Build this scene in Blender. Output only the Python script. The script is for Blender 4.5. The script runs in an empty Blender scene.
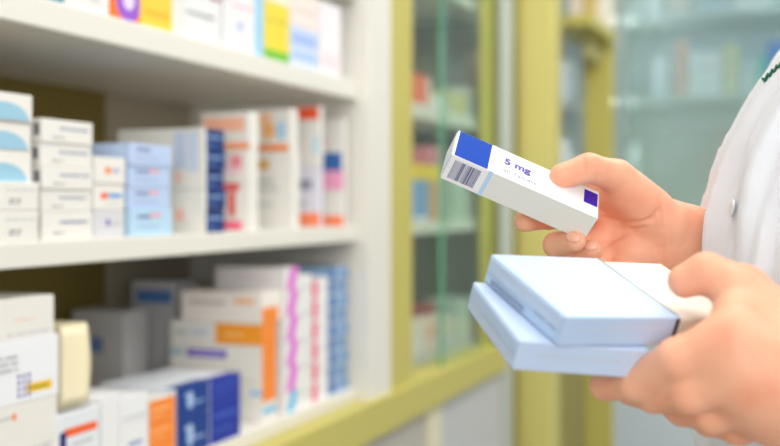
import bpy, bmesh, math, random
import numpy as np
from mathutils import Vector, Matrix
random.seed(7)
R = math.radians

# ------------------------------------------------------------------ camera, world, lights, exposure
FPX, CXP, HOR = 1083.0, 390.0, 204.0
TH = math.atan2(423.0, FPX)          # the shelf run recedes to the right of the view axis
EYE = 1.30
sc = bpy.context.scene
cam_d = bpy.data.cameras.new('camera'); cam = bpy.data.objects.new('camera', cam_d)
sc.collection.objects.link(cam); sc.camera = cam
cam.location = (0, 0, EYE); cam.rotation_euler = (R(90), 0, TH)
cam_d.sensor_width = 36; cam_d.lens = 36 * FPX / 780
cam_d.shift_y = -19 / 780
cam_d.clip_start = 0.05
cam_d.dof.use_dof = True; cam_d.dof.focus_distance = 0.722; cam_d.dof.aperture_fstop = 4.0

sc.view_settings.view_transform = 'Standard'; sc.view_settings.look = 'None'
sc.view_settings.gamma = 1; sc.view_settings.use_curve_mapping = False
sc.view_settings.exposure = 0.04

w = bpy.data.worlds.new('world'); sc.world = w; w.use_nodes = True
w.node_tree.nodes['Background'].inputs[0].default_value = (0.98, 0.99, 1.0, 1)
w.node_tree.nodes['Background'].inputs[1].default_value = 0.38

def area(name, loc, aim, sx, sy, power, col=(1, 1, 1)):
    l = bpy.data.lights.new(name, 'AREA'); l.shape = 'RECTANGLE'; l.size = sx; l.size_y = sy
    l.energy = power; l.color = col
    o = bpy.data.objects.new(name, l); sc.collection.objects.link(o); o.location = loc
    o.rotation_euler = (Vector(aim) - Vector(loc)).to_track_quat('-Z', 'Y').to_euler()
    return o
area('ceiling_lamp', (0.35, 1.0, 2.62), (0.2, 1.0, 0), 1.2, 2.6, 38, (1, 0.985, 0.95))
area('ceiling_lamp', (0.5, 2.6, 2.62), (0.3, 2.8, 0.8), 1.6, 0.5, 22, (1, 0.99, 0.97))
area('added_front_fill', (1.0, -2.0, 1.9), (-0.45, 1.1, 1.2), 2.2, 1.5, 50, (1, 1, 1))  # fill added behind the camera to brighten the faces towards it

# ------------------------------------------------------------------ helpers
C = sc.collection
ct, st_ = math.cos(TH), math.sin(TH)
def v2w(v):                      # camera-aligned (right, down, forward) metres -> world
    return Vector((ct*v[0]-st_*v[2], st_*v[0]+ct*v[2], EYE-v[1]))
def px(x, y, d):                 # a sight line at a distance, camera aligned
    return np.array([(x-CXP)/FPX*d, (y-HOR)/FPX*d, d])
def ang(p): return TH - math.atan((p-CXP)/FPX)
def ypl(p, X):                   # where a sight line meets the upright plane x = X
    return -X/math.tan(ang(p))
def xpl(p, Y): return -Y*math.tan(ang(p))
def dep(x, y): return -st_*x + ct*y
def zrow(r, x, y): return EYE + (HOR-r)/FPX*dep(x, y)

MATS = {}
def mat(col, rough=0.5, bump=0.0, name=None, spec=0.4, scale=60, var=0.0):
    key = (tuple(round(c, 3) for c in col), rough, bump, name)
    if key in MATS: return MATS[key]
    m = bpy.data.materials.new(name or 'card'); m.use_nodes = True
    nt = m.node_tree; b = nt.nodes['Principled BSDF']
    b.inputs['Base Color'].default_value = (*col, 1); b.inputs['Roughness'].default_value = rough
    b.inputs['Specular IOR Level'].default_value = spec
    if bump or var:
        tc = nt.nodes.new('ShaderNodeTexCoord'); n = nt.nodes.new('ShaderNodeTexNoise')
        n.inputs['Scale'].default_value = scale; n.inputs['Detail'].default_value = 4
        nt.links.new(tc.outputs['Object'], n.inputs['Vector'])
        if bump:
            bp = nt.nodes.new('ShaderNodeBump'); bp.inputs['Strength'].default_value = bump
            bp.inputs['Distance'].default_value = 0.002
            nt.links.new(n.outputs['Fac'], bp.inputs['Height']); nt.links.new(bp.outputs['Normal'], b.inputs['Normal'])
        if var:
            mx = nt.nodes.new('ShaderNodeMixRGB'); mx.inputs[1].default_value = (*[c*(1-var) for c in col], 1)
            mx.inputs[2].default_value = (*[min(1, c*(1+var)) for c in col], 1)
            nt.links.new(n.outputs['Fac'], mx.inputs[0]); nt.links.new(mx.outputs[0], b.inputs['Base Color'])
    MATS[key] = m
    return m
def srgb(r, g, b):
    f = lambda c: (c/255/12.92) if c <= 10 else ((c/255+0.055)/1.055)**2.4
    return (f(r), f(g), f(b))

def link(name, me, parent=None, loc=None, mats=None, smooth=False):
    o = bpy.data.objects.new(name, me); C.objects.link(o)
    if mats:
        for m in mats: me.materials.append(m)
    if parent is not None: o.parent = parent
    if loc is not None: o.location = loc
    if smooth:
        for p in me.polygons: p.use_smooth = True
    return o
def tag(o, label=None, cat=None, group=None, kind=None):
    if label: o['label'] = label
    if cat: o['category'] = cat
    if group: o['group'] = group
    if kind: o['kind'] = kind
    return o
def thing(name, label, cat, loc=(0, 0, 0), rz=0, group=None):
    o = bpy.data.objects.new(name, None); C.objects.link(o); o.empty_display_size = 0.02
    o.location = loc; o.rotation_euler = (0, 0, rz)
    return tag(o, label, cat, group)
def bm_box(bm, a, b, bev=0.0, seg=2, mi=0):
    vs = [bm.verts.new((x, y, z)) for x in (a[0], b[0]) for y in (a[1], b[1]) for z in (a[2], b[2])]
    F = [(0, 1, 3, 2), (4, 6, 7, 5), (0, 4, 5, 1), (2, 3, 7, 6), (0, 2, 6, 4), (1, 5, 7, 3)]
    fs = [bm.faces.new([vs[i] for i in f]) for f in F]
    for f in fs: f.material_index = mi
    if bev:
        es = list({e for f in fs for e in f.edges})
        bmesh.ops.bevel(bm, geom=es, offset=bev, segments=seg, affect='EDGES', profile=0.6)
def mesh_of(bm, name='mesh'):
    bmesh.ops.recalc_face_normals(bm, faces=bm.faces[:])
    me = bpy.data.meshes.new(name); bm.to_mesh(me); bm.free(); return me
def slab(name, a, b, m, parent=None, bev=0.0015, label=None):
    """box between world corners; when parented the parent sits unrotated at its location"""
    a, b = Vector([min(p, q) for p, q in zip(a, b)]), Vector([max(p, q) for p, q in zip(a, b)])
    c = Vector(((a.x+b.x)/2, (a.y+b.y)/2, a.z))
    bm = bmesh.new(); bm_box(bm, a-c, b-c, bev)
    o = link(name, mesh_of(bm, name), parent, c - (parent.location if parent else Vector()), [m])
    if label: o['label'] = label
    return o

# ------------------------------------------------------------------ materials
M_white = mat(srgb(230, 227, 218), 0.35, 0.02, 'white_laminate')
M_yel = mat(srgb(196, 186, 98), 0.42, 0.03, 'yellow_green_paint')
M_olive = mat(srgb(180, 172, 112), 0.5, 0.02, 'olive_board')
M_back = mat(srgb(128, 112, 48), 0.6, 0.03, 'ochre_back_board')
M_grey = mat(srgb(196, 195, 190), 0.45, 0.02, 'grey_laminate')
M_cream = mat(srgb(226, 220, 190), 0.5, 0.02, 'cream_laminate')
M_alu = mat(srgb(185, 195, 192), 0.35, 0.0, 'satin_aluminium', 0.6)
M_floor = mat(srgb(165, 162, 154), 0.4, 0.02, 'grey_floor', 0.5, 8, 0.05)
M_wall = mat(srgb(228, 228, 222), 0.7, 0.03, 'wall_paint', 0.3, 20)
M_pale = mat(srgb(196, 208, 214), 0.4, 0.02, 'pale_blue_grey_laminate')

def glass_mat(name, tint, rough=0.02, refl=1.0):
    m = bpy.data.materials.new(name); m.use_nodes = True; nt = m.node_tree
    nt.nodes.remove(nt.nodes['Principled BSDF']); out = nt.nodes['Material Output']
    t = nt.nodes.new('ShaderNodeBsdfTransparent'); t.inputs[0].default_value = (*tint, 1)
    g = nt.nodes.new('ShaderNodeBsdfGlossy'); g.inputs['Roughness'].default_value = rough
    g.inputs[0].default_value = (refl, refl, refl, 1)
    fr = nt.nodes.new('ShaderNodeFresnel'); fr.inputs[0].default_value = 1.5
    mx = nt.nodes.new('ShaderNodeMixShader')
    ge = nt.nodes.new('ShaderNodeNewGeometry'); su = nt.nodes.new('ShaderNodeMath'); su.operation = 'SUBTRACT'; su.inputs[0].default_value = 1.0
    mu = nt.nodes.new('ShaderNodeMath'); mu.operation = 'MULTIPLY'      # the sheet reflects once, at the face the light meets first
    nt.links.new(ge.outputs['Backfacing'], su.inputs[1]); nt.links.new(fr.outputs[0], mu.inputs[0]); nt.links.new(su.outputs[0], mu.inputs[1])
    nt.links.new(mu.outputs[0], mx.inputs[0]); nt.links.new(t.outputs[0], mx.inputs[1]); nt.links.new(g.outputs[0], mx.inputs[2])
    nt.links.new(mx.outputs[0], out.inputs[0]); return m
M_glass = glass_mat('green_float_glass', (0.90, 0.965, 0.93))
M_glass2 = glass_mat('blue_float_glass', (0.93, 0.955, 0.975))
M_glass3 = glass_mat('clear_float_glass', (0.975, 0.985, 0.975))
M_gedge = mat(srgb(70, 160, 120), 0.15, 0, 'glass_edge', 0.8)

# pale green sheet that paints the reflection haze on the display glass
def haze_mat():
    m = bpy.data.materials.new('green_glass_haze'); m.use_nodes = True; nt = m.node_tree
    b = nt.nodes['Principled BSDF']; b.inputs['Base Color'].default_value = (*srgb(162, 186, 176), 1)
    b.inputs['Roughness'].default_value = 0.35
    t = nt.nodes.new('ShaderNodeBsdfTransparent'); t.inputs[0].default_value = (0.90, 0.95, 0.95, 1)
    tc = nt.nodes.new('ShaderNodeTexCoord'); sx = nt.nodes.new('ShaderNodeSeparateXYZ')
    mr = nt.nodes.new('ShaderNodeMapRange')
    mr.inputs[1].default_value = 0.30; mr.inputs[2].default_value = 0.75   # painted haze thins out towards the top of the sheet
    mr.inputs[3].default_value = 0.80; mr.inputs[4].default_value = 0.10
    nt.links.new(tc.outputs['Object'], sx.inputs[0]); nt.links.new(sx.outputs['Z'], mr.inputs[0])
    mx = nt.nodes.new('ShaderNodeMixShader')
    nt.links.new(mr.outputs[0], mx.inputs[0]); nt.links.new(t.outputs[0], mx.inputs[1]); nt.links.new(b.outputs[0], mx.inputs[2])
    nt.links.new(mx.outputs[0], nt.nodes['Material Output'].inputs[0]); return m
M_haze = haze_mat()

# ------------------------------------------------------------------ structure
def struct(name, a, b, m): 
    o = slab(name, a, b, m, None, 0); o['kind'] = 'structure'; return o
struct('floor', (-1.4, -2.5, -0.05), (3.2, 6.0, 0), M_floor)
struct('ceiling', (-1.4, -2.5, 2.7), (3.2, 6.0, 2.75), M_wall)
struct('wall_left', (-1.45, -2.5, 0), (-1.4, 6.0, 2.7), M_wall)
struct('wall_back', (-1.4, 6.0, 0), (3.2, 6.05, 2.7), M_wall)

# ------------------------------------------------------------------ shelving unit
XF = -0.70                       # front of the shelf boards
XC = -0.68                       # front of the carcass
XB = -1.02                       # back
YI = ypl(358, XF)                # inner face of the right side panel
YP = ypl(391, XC)                # end of the white panel
YS = ypl(412.5, XC)              # end of first yellow stile
zt = {}                          # shelf heights (bottom, top)
d358 = dep(XF, YI)
SH = [(EYE-0.304-0.020, EYE-0.304), (EYE-0.0610, EYE-0.0364), (EYE+0.1720, EYE+0.2017), (EYE+0.336, EYE+0.364)]
SZ = [s[1] for s in SH]
unit = thing('shelving_unit', 'white open shelving unit with ochre back and yellow-green base rail, filled with medicine boxes', 'shelving', (-0.85, 1.0, 0))
YJ = ypl(106, XB)
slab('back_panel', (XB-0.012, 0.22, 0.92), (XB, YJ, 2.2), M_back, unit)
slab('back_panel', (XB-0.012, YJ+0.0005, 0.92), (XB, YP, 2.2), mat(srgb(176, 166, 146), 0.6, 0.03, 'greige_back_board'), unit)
slab('side_panel', (XB, YI, 0.92), (XC, YP, 2.2), M_white, unit)
slab('side_panel', (XB, 0.20, 0.92), (XC, 0.22, 2.2), M_white, unit)
for a, b in SH:
    slab('shelf', (XB+0.001, 0.222, a), (XF, YI-0.0005, b), M_white, unit, 0.002)
slab('shelf', (XB+0.001, 0.222, EYE+0.62), (XF, YI-0.0005, EYE+0.65), M_white, unit, 0.002)
slab('top_panel', (XB, 0.20, 2.2), (XC, YP, 2.22), M_white, unit)
slab('base_rail', (XB+0.2, 0.20, EYE-0.386), (XC+0.012, YP, EYE-0.3245), M_yel, unit)
# shelf pin holes in the side panel
for zz in np.arange(1.06, 1.9, 0.064):
    for xx in (-0.735, -0.97):
        bm = bmesh.new(); bmesh.ops.create_cone(bm, cap_ends=True, segments=12, radius1=0.003, radius2=0.003, depth=0.0012)
        if min(abs(zz-(a+b)/2) for a, b in SH) < 0.028: bm.free(); continue
        o = link('shelf_pin', mesh_of(bm), unit, Vector((xx, YI-0.0006, zz))-unit.location, [M_grey]); o.rotation_euler = (R(90), 0, 0)
# lower cupboards below the rail
def cupboard(y0, y1, m, label, zt_=EYE-0.388):
    t = thing('base_cupboard', label, 'cupboard', (-0.85, (y0+y1)/2, 0))
    slab('carcass', (XB, y0, 0.08), (XC-0.02, y1, zt_), M_cream, t)
    slab('door', (XC-0.0195, y0+0.006, 0.10), (XC-0.002, y1-0.006, zt_-0.004), m, t, 0.002)
    slab('plinth', (XB, y0, 0), (XC-0.06, y1, 0.08), M_grey, t)
    return t
YD1, YD2 = ypl(427, XC), ypl(441, XC)
cupboard(0.20, ypl(347, XC), M_grey, 'long grey base cupboard under the open shelves, partly out of view')
t = thing('base_post', 'short yellow-green post below the rail between two grey base cupboards', 'post', (-0.72, ypl(354, XC), 0))
slab('upright', (-0.76, ypl(347.5, XC), 0), (XC, ypl(362, XC), EYE-0.387), M_yel, t)
cupboard(ypl(362.5, XC), YD1, mat(srgb(186, 182, 172), 0.45, 0.02, 'warm_grey_laminate'), 'warm grey base cupboard left of the cream divider strip')
t = slab('divider_panel', (XB, YD1+0.001, 0), (XC+0.002, YD2-0.001, EYE-0.388), M_cream)
tag(t, 'upright cream divider panel between the two grey base cupboards under the glass cabinet', 'panel')
YPO = ypl(518, XC)
YAL0, YAL1 = ypl(503, XC), ypl(513, XC)
cupboard(YD2, YAL0, mat(srgb(196, 197, 198), 0.45, 0.02, 'cool_grey_laminate'), 'cool grey base cupboard right of the cream divider strip')

# ------------------------------------------------------------------ glass cabinet
gc = thing('glass_cabinet', 'yellow-green framed wall cabinet with sliding glass doors beside the open shelves', 'cabinet', (-0.85, 2.1, 0))
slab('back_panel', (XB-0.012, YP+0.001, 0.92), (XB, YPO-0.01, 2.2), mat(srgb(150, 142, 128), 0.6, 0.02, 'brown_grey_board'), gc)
slab('frame_stile', (XC-0.03, YP+0.001, EYE-0.386), (XC, YS, 2.2), M_yel, gc)
YE0, YE1 = ypl(485, XC-0.03), ypl(501, XC-0.03)
slab('frame_stile', (XC-0.045, YE0, EYE-0.3245), (XC-0.028, YE1, 2.2), M_yel, gc)
slab('edge_strip', (XC-0.008, YAL0, 0.0), (XC, YAL1, 2.2), M_alu, gc)
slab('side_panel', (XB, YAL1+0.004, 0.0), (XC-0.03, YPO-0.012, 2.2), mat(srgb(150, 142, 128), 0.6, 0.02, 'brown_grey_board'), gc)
slab('bottom_rail', (XC-0.06, YP+0.001, EYE-0.386), (XC+0.012, YAL0-0.001, EYE-0.3245), M_yel, gc)
slab('top_panel', (XB, YP+0.001, 2.2), (XC, YPO-0.012, 2.22), M_yel, gc)
slab('bottom_panel', (XB, YP+0.001, EYE-0.386), (XC-0.061, YAL0-0.001, EYE-0.3045), M_grey, gc)
for z0, z1 in [SH[1], SH[2], (EYE+0.45, EYE+0.475)]:
    slab('shelf', (XB+0.001, YP+0.002, z0), (XF-0.035, YE1-0.02, z1), M_white, gc, 0.002)
def pane(y0, y1, x, z0, z1, gm=None):
    p = slab('glass_door', (x-0.0025, y0, z0), (x+0.0025, y1, z1), gm or M_glass, gc, 0)
    e = slab('glass_edge', (x-0.0028, y0-0.004, z0), (x+0.0028, y0, z1), M_gedge, None, 0.0005)
    e.parent = p; e.location = Vector(e.location) - p.location - gc.location
    return p
pane(YS+0.004, ypl(449, XC-0.02), XC-0.020, EYE-0.324, 2.19, M_glass3)
pane(ypl(441.5, XC-0.009), YAL0-0.002, XC-0.009, EYE-0.324, 2.19)

def strip(name, loc, aim, sx, sy, power, parent):
    # narrow fill lamp added to brighten the inside of a cabinet
    l = area('added_cabinet_fill', loc, aim, sx, sy, power, (1, 0.99, 0.96)); return l
strip('strip', (-0.76, YP+0.02, 1.50), (-0.90, 3.0, 1.50), 0.02, 1.15, 1.0, gc)
slab('added_fill_batten', (-0.775, YP+0.0015, 0.93), (-0.745, YP+0.012, 2.1), M_alu, gc)  # invented fixture body to go with the added fill lamp
# ------------------------------------------------------------------ corner post and display cabinet at the end of the aisle
cp = thing('corner_post', 'tall yellow-green square post at the corner of the glass cabinet', 'post', (-0.64, YPO+0.045, 0))
slab('upright', (XC, YPO, 0), (xpl(552, YPO), YPO+0.075, 2.3), mat(srgb(208, 197, 116), 0.42, 0.03, 'bright_yellow_green_paint'), cp, 0.003)
slab('cap_strip', (XC-0.004, YPO+0.0755, 0), (xpl(554, YPO), YPO+0.082, 2.3), M_olive, cp, 0.001)
YB = 3.2
dc = thing('display_cabinet', 'wide yellow-green framed glass display cabinet across the end of the aisle', 'cabinet', (0, YB+0.2, 0))
slab('frame_stile', (xpl(584, YB), YB, 0.0), (xpl(612, YB), YB+0.04, 2.3), M_yel, dc)
slab('frame_stile', (xpl(500, YB), YB, 0.0), (xpl(530, YB), YB+0.04, 2.3), M_yel, dc)
slab('frame_stile', (0.55, YB, 0.0), (0.63, YB+0.04, 2.3), M_yel, dc)
slab('top_panel', (-0.95, YB, 2.3), (0.65, YB+0.42, 2.33), M_yel, dc)
slab('back_panel', (-0.95, YB+0.40, 0.0), (0.65, YB+0.415, 2.3), M_pale, dc)
slab('lower_panel', (xpl(530, YB)+0.001, YB+0.012, 0.05), (xpl(584, YB)-0.001, YB+0.03, 1.02), M_olive, dc)
slab('lower_panel', (xpl(612, YB)+0.001, YB+0.012, 0.05), (0.549, YB+0.03, 0.90), M_pale, dc)
slab('counter_rail', (xpl(530, YB)+0.001, YB+0.005, 0.90), (0.549, YB+0.035, 0.94), M_cream, dc)
DZ = [EYE-0.20, EYE+0.055, EYE+0.315, EYE+0.56]
for z in DZ:
    slab('shelf', (-0.94, YB+0.06, z-0.012), (0.64, YB+0.399, z), mat(srgb(205, 216, 216), 0.3, 0, 'pale_shelf'), dc)
for x0, x1 in [(xpl(530, YB)+0.001, xpl(584, YB)-0.001), (xpl(612, YB)+0.001, 0.0), (0.003, 0.549)]:
    slab('glass_door', (x0, YB+0.015, 0.945), (x1, YB+0.021, 2.28), M_glass2, dc, 0)
slab('door_edge', (xpl(614, YB), YB+0.022, 0.945), (xpl(623, YB), YB+0.03, 2.28), M_alu, dc, 0.001)
slab('door_edge', (xpl(641, YB), YB+0.022, 0.945), (xpl(646, YB), YB+0.03, 2.28), M_alu, dc, 0.001)
slab('painted_haze', (xpl(625, YB), YB+0.0085, 0.95), (0.549, YB+0.011, 2.27), M_haze, dc, 0)  # added sheet, carries the painted haze in front of the doors

strip('strip', (xpl(596, YB)+0.02, YB+0.05, 1.5), (0.5, YB+0.3, 1.5), 0.03, 1.3, 4.6, dc)  # fills added to lift the dark display interior, no fixture modelled
strip('strip', (0.53, YB+0.05, 1.5), (-0.5, YB+0.3, 1.5), 0.03, 1.3, 4.6, dc)
strip('strip', (xpl(530, YB)+0.02, YB+0.05, 1.5), (-0.5, YB+0.3, 1.5), 0.03, 1.3, 1.0, dc)
# protruding ledge with boxes
lg = thing('wall_ledge', 'yellow-green ledge high beside the display cabinet carrying cream cartons', 'shelf', (-0.58, 3.0, 1.7))
zl = EYE + 0.50
slab('board', (xpl(573, 3.16), 2.84, zl-0.028), (xpl(613, 3.16), 3.195, zl), M_yel, lg)
slab('bracket', (xpl(596, 3.16)-0.01, 3.0, zl-0.09), (xpl(596, 3.16)+0.01, 3.19, zl-0.0285), M_olive, lg)

# ------------------------------------------------------------------ boxes
WHT = srgb(235, 232, 226)
def face_basis(face, dx, dy, dz):
    # centre-bottom origin box: x in [-dx/2,dx/2], y likewise, z in [0,dz]; returns origin,u,v,normal
    if face == 'F': return Vector((dx/2, -dy/2, 0)), Vector((0, dy, 0)), Vector((0, 0, dz)), Vector((1, 0, 0))
    if face == 'S': return Vector((-dx/2, -dy/2, 0)), Vector((dx, 0, 0)), Vector((0, 0, dz)), Vector((0, -1, 0))
    if face == 'T': return Vector((-dx/2, -dy/2, dz)), Vector((dx, 0, 0)), Vector((0, dy, 0)), Vector((0, 0, 1))
def ell(u, v, ru, rv, n=20, a0=0, a1=360):
    return [(u+ru*math.cos(R(a0+(a1-a0)*i/n)), v+rv*math.sin(R(a0+(a1-a0)*i/n))) for i in range(n + (a1-a0 < 360))]
def rc(u0, v0, u1, v1): return [(u0, v0), (u1, v0), (u1, v1), (u0, v1)]
def lines(face, u0, v0, u1, v1, n, col, seed=1):
    """rows of small print"""
    rr = random.Random(seed); out = []
    h = (v1-v0)/n
    for i in range(n):
        u = u0
        while u < u1-0.02:
            l = rr.uniform(0.04, 0.14)
            out.append((face, rc(u, v0+h*(i+0.25), min(u+l, u1), v0+h*(i+0.75)), col)); u += l+0.02
    return out
def box_mesh(dx, dy, dz, base, decals, bev=0.0009):
    mats = [mat(base, 0.42, 0, 'carton')]; idx = {}
    bm = bmesh.new(); bm_box(bm, (-dx/2, -dy/2, 0), (dx/2, dy/2, dz), bev)
    for k, (face, pts, col) in enumerate(decals):
        o, u, v, n = face_basis(face, dx, dy, dz)
        if col not in idx: idx[col] = len(mats); mats.append(mat(col, 0.42, 0, 'print'))
        vs = [bm.verts.new(o+u*min(max(p[0], 0.0), 1.0)+v*min(max(p[1], 0.0), 1.0)+n*(0.00015+0.00004*k)) for p in pts]
        try:
            f = bm.faces.new(vs); f.material_index = idx[col]
            f.normal_update()
            if f.normal.dot(n) < 0: f.normal_flip()
        except ValueError: pass
    me = bpy.data.meshes.new('carton'); bm.to_mesh(me); bm.free()
    for m in mats: me.materials.append(m)
    return me
GR = srgb(150, 152, 158); LG = srgb(196, 198, 202); NAVY = srgb(22, 52, 118); ORG = srgb(250, 140, 50)
MESHES = {}
def carton(label, group, X1, y0, y1, z0, z1, depth, base, decals, rz=0.0, name='medicine_box'):
    """X1 front face, y0 near side, y1 far side"""
    dx, dy, dz = depth, y1-y0, z1-z0-0.0004
    key = (round(dx, 4), round(dy, 4), round(dz, 4), base, str(decals))
    if key not in MESHES: MESHES[key] = box_mesh(dx, dy, dz, base, decals)
    o = bpy.data.objects.new(name, MESHES[key]); C.objects.link(o)
    o.location = (X1-depth/2, (y0+y1)/2, z0+0.0002); o.rotation_euler = (0, 0, rz)
    return tag(o, label, 'box', group)
def stack(pl, pr, rows, shelf, labels, group, depth, designs, x=XF-0.008, zoff=0.0, ref=None, bases=None, jit=0.004):
    """rows: image rows of the joints at the near front edge, top first; last one is the shelf"""
    y0, y1 = ypl(pl, x), ypl(pr, x)
    zs = [zrow(r, x, ypl(ref or pl, x)) for r in rows]
    zs[-1] = SZ[shelf] + zoff
    n = len(rows)-1
    for i in range(n-1, -1, -1):
        j = random.uniform(-jit, 0)
        carton(labels[i], group, x+j, y0, y1, zs[i+1], zs[i], depth[i] if isinstance(depth, (list, tuple)) else depth,
               bases[i] if bases else WHT, designs[i])
    return y0, y1

# --- middle shelf, left: three with a blue swoosh over two plain ones
def swoosh(k):
    return [('F', [(0.2, 0.05)]+ell(0.62, 0.05, 0.34, 0.62, 18, 180, 0)[::-1]+[(0.96, 0.05)], srgb(156, 200, 222)),
            ('F', rc(0.02, 0.02, 0.985, 0.05), srgb(178, 170, 160))] + ([('F', rc(0.0, 0, 1, 0.11), srgb(40, 42, 50))] if k == 2 else [])
plain = lines('F', 0.58, 0.66, 0.95, 0.76, 1, LG, 3)+lines('F', 0.62, 0.2, 0.78, 0.42, 2, GR, 4)
ordn = ['topmost', 'second from the top', 'third from the top', 'fourth from the top', 'fifth from the top', 'sixth from the top', 'seventh from the top', 'eighth from the top', 'lowest']
def labs(n, text, tail):
    o = ordn[:n]; o[-1] = 'lowest'
    return [f'{text}, {a} {tail}' for a in o]
stack(-45, 33.5, [95.5, 123.5, 152, 182], 1, labs(3, 'white medicine box with pale blue swoosh', 'of three, left edge'),
      'swoosh boxes on the middle shelf', 0.10, [swoosh(0), swoosh(1), swoosh(2)], zoff=0.0525, ref=33.5)
stack(-45, 38.5, [182, 210, 238], 1, labs(2, 'plain white medicine box with small grey print', 'of two under the blue swoosh boxes'),
      'plain boxes under the swoosh boxes', 0.10, [plain, plain], x=XF-0.004, ref=38, jit=0)
# --- five white boxes
def five(k): return lines('F', 0.34, 0.52, 0.92, 0.74, 1, srgb(140, 155, 180), 10+k)+lines('F', 0.2, 0.18, 0.42, 0.3, 1, GR, 2)+[('S', rc(0.90, 0.3, 0.965, 0.8), srgb(110, 112, 120))]
stack(44, 94.5, [117.5, 142, 165.5, 189, 212, 237], 1, labs(5, 'white medicine box with small blue-grey print', 'of the white five'),
      'white boxes in the stack of five', 0.095, [five(k) for k in range(5)], ref=44)
# --- three small ones
stack(96.5, 127, [156, 183.5, 210.5, 236], 1,
      ['white medicine box with small orange dot, topmost of the short stack', 'white medicine box with orange and blue logo, in the middle of the short stack', 'greyish medicine box with small purple mark, lowest in the short stack beside the blue boxes'],
      None, 0.09, [[('F', ell(.42, .5, .1, .14), ORG), ('F', rc(.55, .42, .8, .58), srgb(190, 180, 215))],
                   [('F', ell(.34, .55, .12, .13), srgb(245, 100, 50)), ('F', rc(.48, .48, .92, .64), srgb(90, 160, 225))]+lines('F', .4, .22, .8, .32, 1, LG, 1),
                   [('F', ell(.46, .55, .07, .14), srgb(130, 110, 190)), ('F', rc(.58, .45, .86, .56), LG)]], ref=96.5,
      bases=[WHT, WHT, srgb(216, 216, 220)])
# --- pale blue
BLU = srgb(188, 208, 240)
def pb(k): return [('F', rc(.16, .66, .48, .80), srgb(120, 130, 170))]+([('F', rc(.46, .7, .72, .84), srgb(240, 160, 170))] if k else [])+lines('F', .16, .3, .7, .42, 1, srgb(150, 170, 205), k)
stack(131, 172.5, [142.5, 165, 187, 209.5, 232], 1, labs(4, 'pale blue medicine box with dark print', 'of the four'),
      'pale blue boxes on the middle shelf', [0.15, 0.12, 0.12, 0.12], [pb(k) for k in range(4)], ref=131, bases=[BLU, BLU, BLU, srgb(186, 218, 240)])
# --- cream pair with their long side to us
sg = lambda k: [('S', rc(.66, .35, .80, .95), srgb(200, 214, 236)), ('S', rc(.82, .3, .93, .95), srgb(205, 218, 238)), ('S', ell(.70, .15 if k else .2, .05, .1), srgb(245, 205, 190))] if k == 0 else [('S', ell(.72, .42, .06, .16), srgb(248, 196, 176)), ('S', rc(.64, .2, .86, .28), srgb(235, 222, 210))]
stack(204, 206.3, [127.5, 190, 232], 1, labs(2, 'long cream medicine box showing its side', 'of two beside the navy box ends'),
      'long cream boxes beside the navy boxes', 0.128, [sg(0), sg(1)], bases=[srgb(236, 232, 222)]*2, jit=0)
nd = lambda k: [('F', rc(0, 0, 1, 1), NAVY), ('F', rc(.1, .56, .85, .66), srgb(150, 180, 225)), ('F', rc(.12, .18, .5, .26), srgb(90, 130, 190))]
stack(206.8, 225.5, [128, 149, 169, 189, 209, 230], 1, labs(5, 'medicine box with navy blue end', 'of five'),
      'navy ended boxes on the middle shelf', 0.125, [nd(k) for k in range(5)], ref=207, jit=0.003)
# --- box group further along (their sides face us)
PCH = srgb(252, 190, 160); RED = srgb(232, 96, 96); PNK = srgb(250, 110, 140)
def S(*r): return ('S', rc(*r[:4]), r[4])
stack(251, 260.5, [111, 150, 182, 229], 1,
      ['white medicine box with peach print and orange stripe, topmost behind the navy ends', 'white medicine box with pale pink print and red line, between peach and pink ones', 'white medicine box with red top line and bright pink foot, lowest behind the navy ends'],
      None, [0.075, 0.07, 0.07],
      [[S(.05, .5, .9, .85, PCH), S(0, .03, 1, .2, srgb(250, 160, 110))], [S(.1, .25, .85, .7, srgb(244, 215, 224)), S(.6, .45, .85, .85, srgb(240, 150, 160))],
       [S(.0, .82, .8, .98, RED), S(.55, .3, .7, .8, RED), S(0, .02, .85, .2, PNK), S(.1, .35, .45, .7, srgb(235, 225, 228))]], ref=251)
stack(293, 300, [108, 152, 223], 1,
      ['white medicine box with orange lettering and blue spot, above the gold-labelled one', 'white medicine box with small gold label and grey print, under the orange lettered box'],
      None, [0.082, 0.078],
      [[S(.05, .62, .6, .9, srgb(252, 200, 160)), ('S', ell(.55, .5, .14, .2), srgb(250, 185, 120)), ('S', ell(.8, .5, .1, .22), srgb(170, 212, 240)), S(.0, .03, .95, .18, ORG), S(.05, .2, .3, .4, PCH)],
       [S(.08, .78, .5, .9, srgb(224, 170, 70)), S(.08, .6, .6, .66, LG), S(.08, .5, .7, .55, LG), S(.08, .3, .6, .34, LG)]], ref=293)
stack(321, 324, [106, 166, 222], 1,
      ['tall white medicine box with red-orange top corner', 'lilac-white medicine box with dark print and orange foot, under the red-cornered box'],
      None, [0.055, 0.055],
      [[S(.1, .78, .95, .99, srgb(245, 95, 55)), S(.75, .2, .98, .5, srgb(200, 226, 240))],
       [S(.1, .62, .75, .78, srgb(150, 150, 175)), S(0.0, .02, 1, .24, srgb(252, 140, 95)), S(.1, .35, .6, .42, LG)]], ref=321, bases=[WHT, srgb(226, 224, 236)])
stack(345, 348, [119, 220], 1, ['slim white medicine box with blue, pink and orange bands, last on the middle shelf'], None, [0.058],
      [[S(.12, .52, .95, .69, srgb(60, 110, 180)), S(.0, .34, 1, .52, srgb(248, 170, 205)), S(0, .0, 1, .10, srgb(252, 140, 95)), S(.1, .75, .6, .8, srgb(245, 220, 225))]], ref=345)

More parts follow.
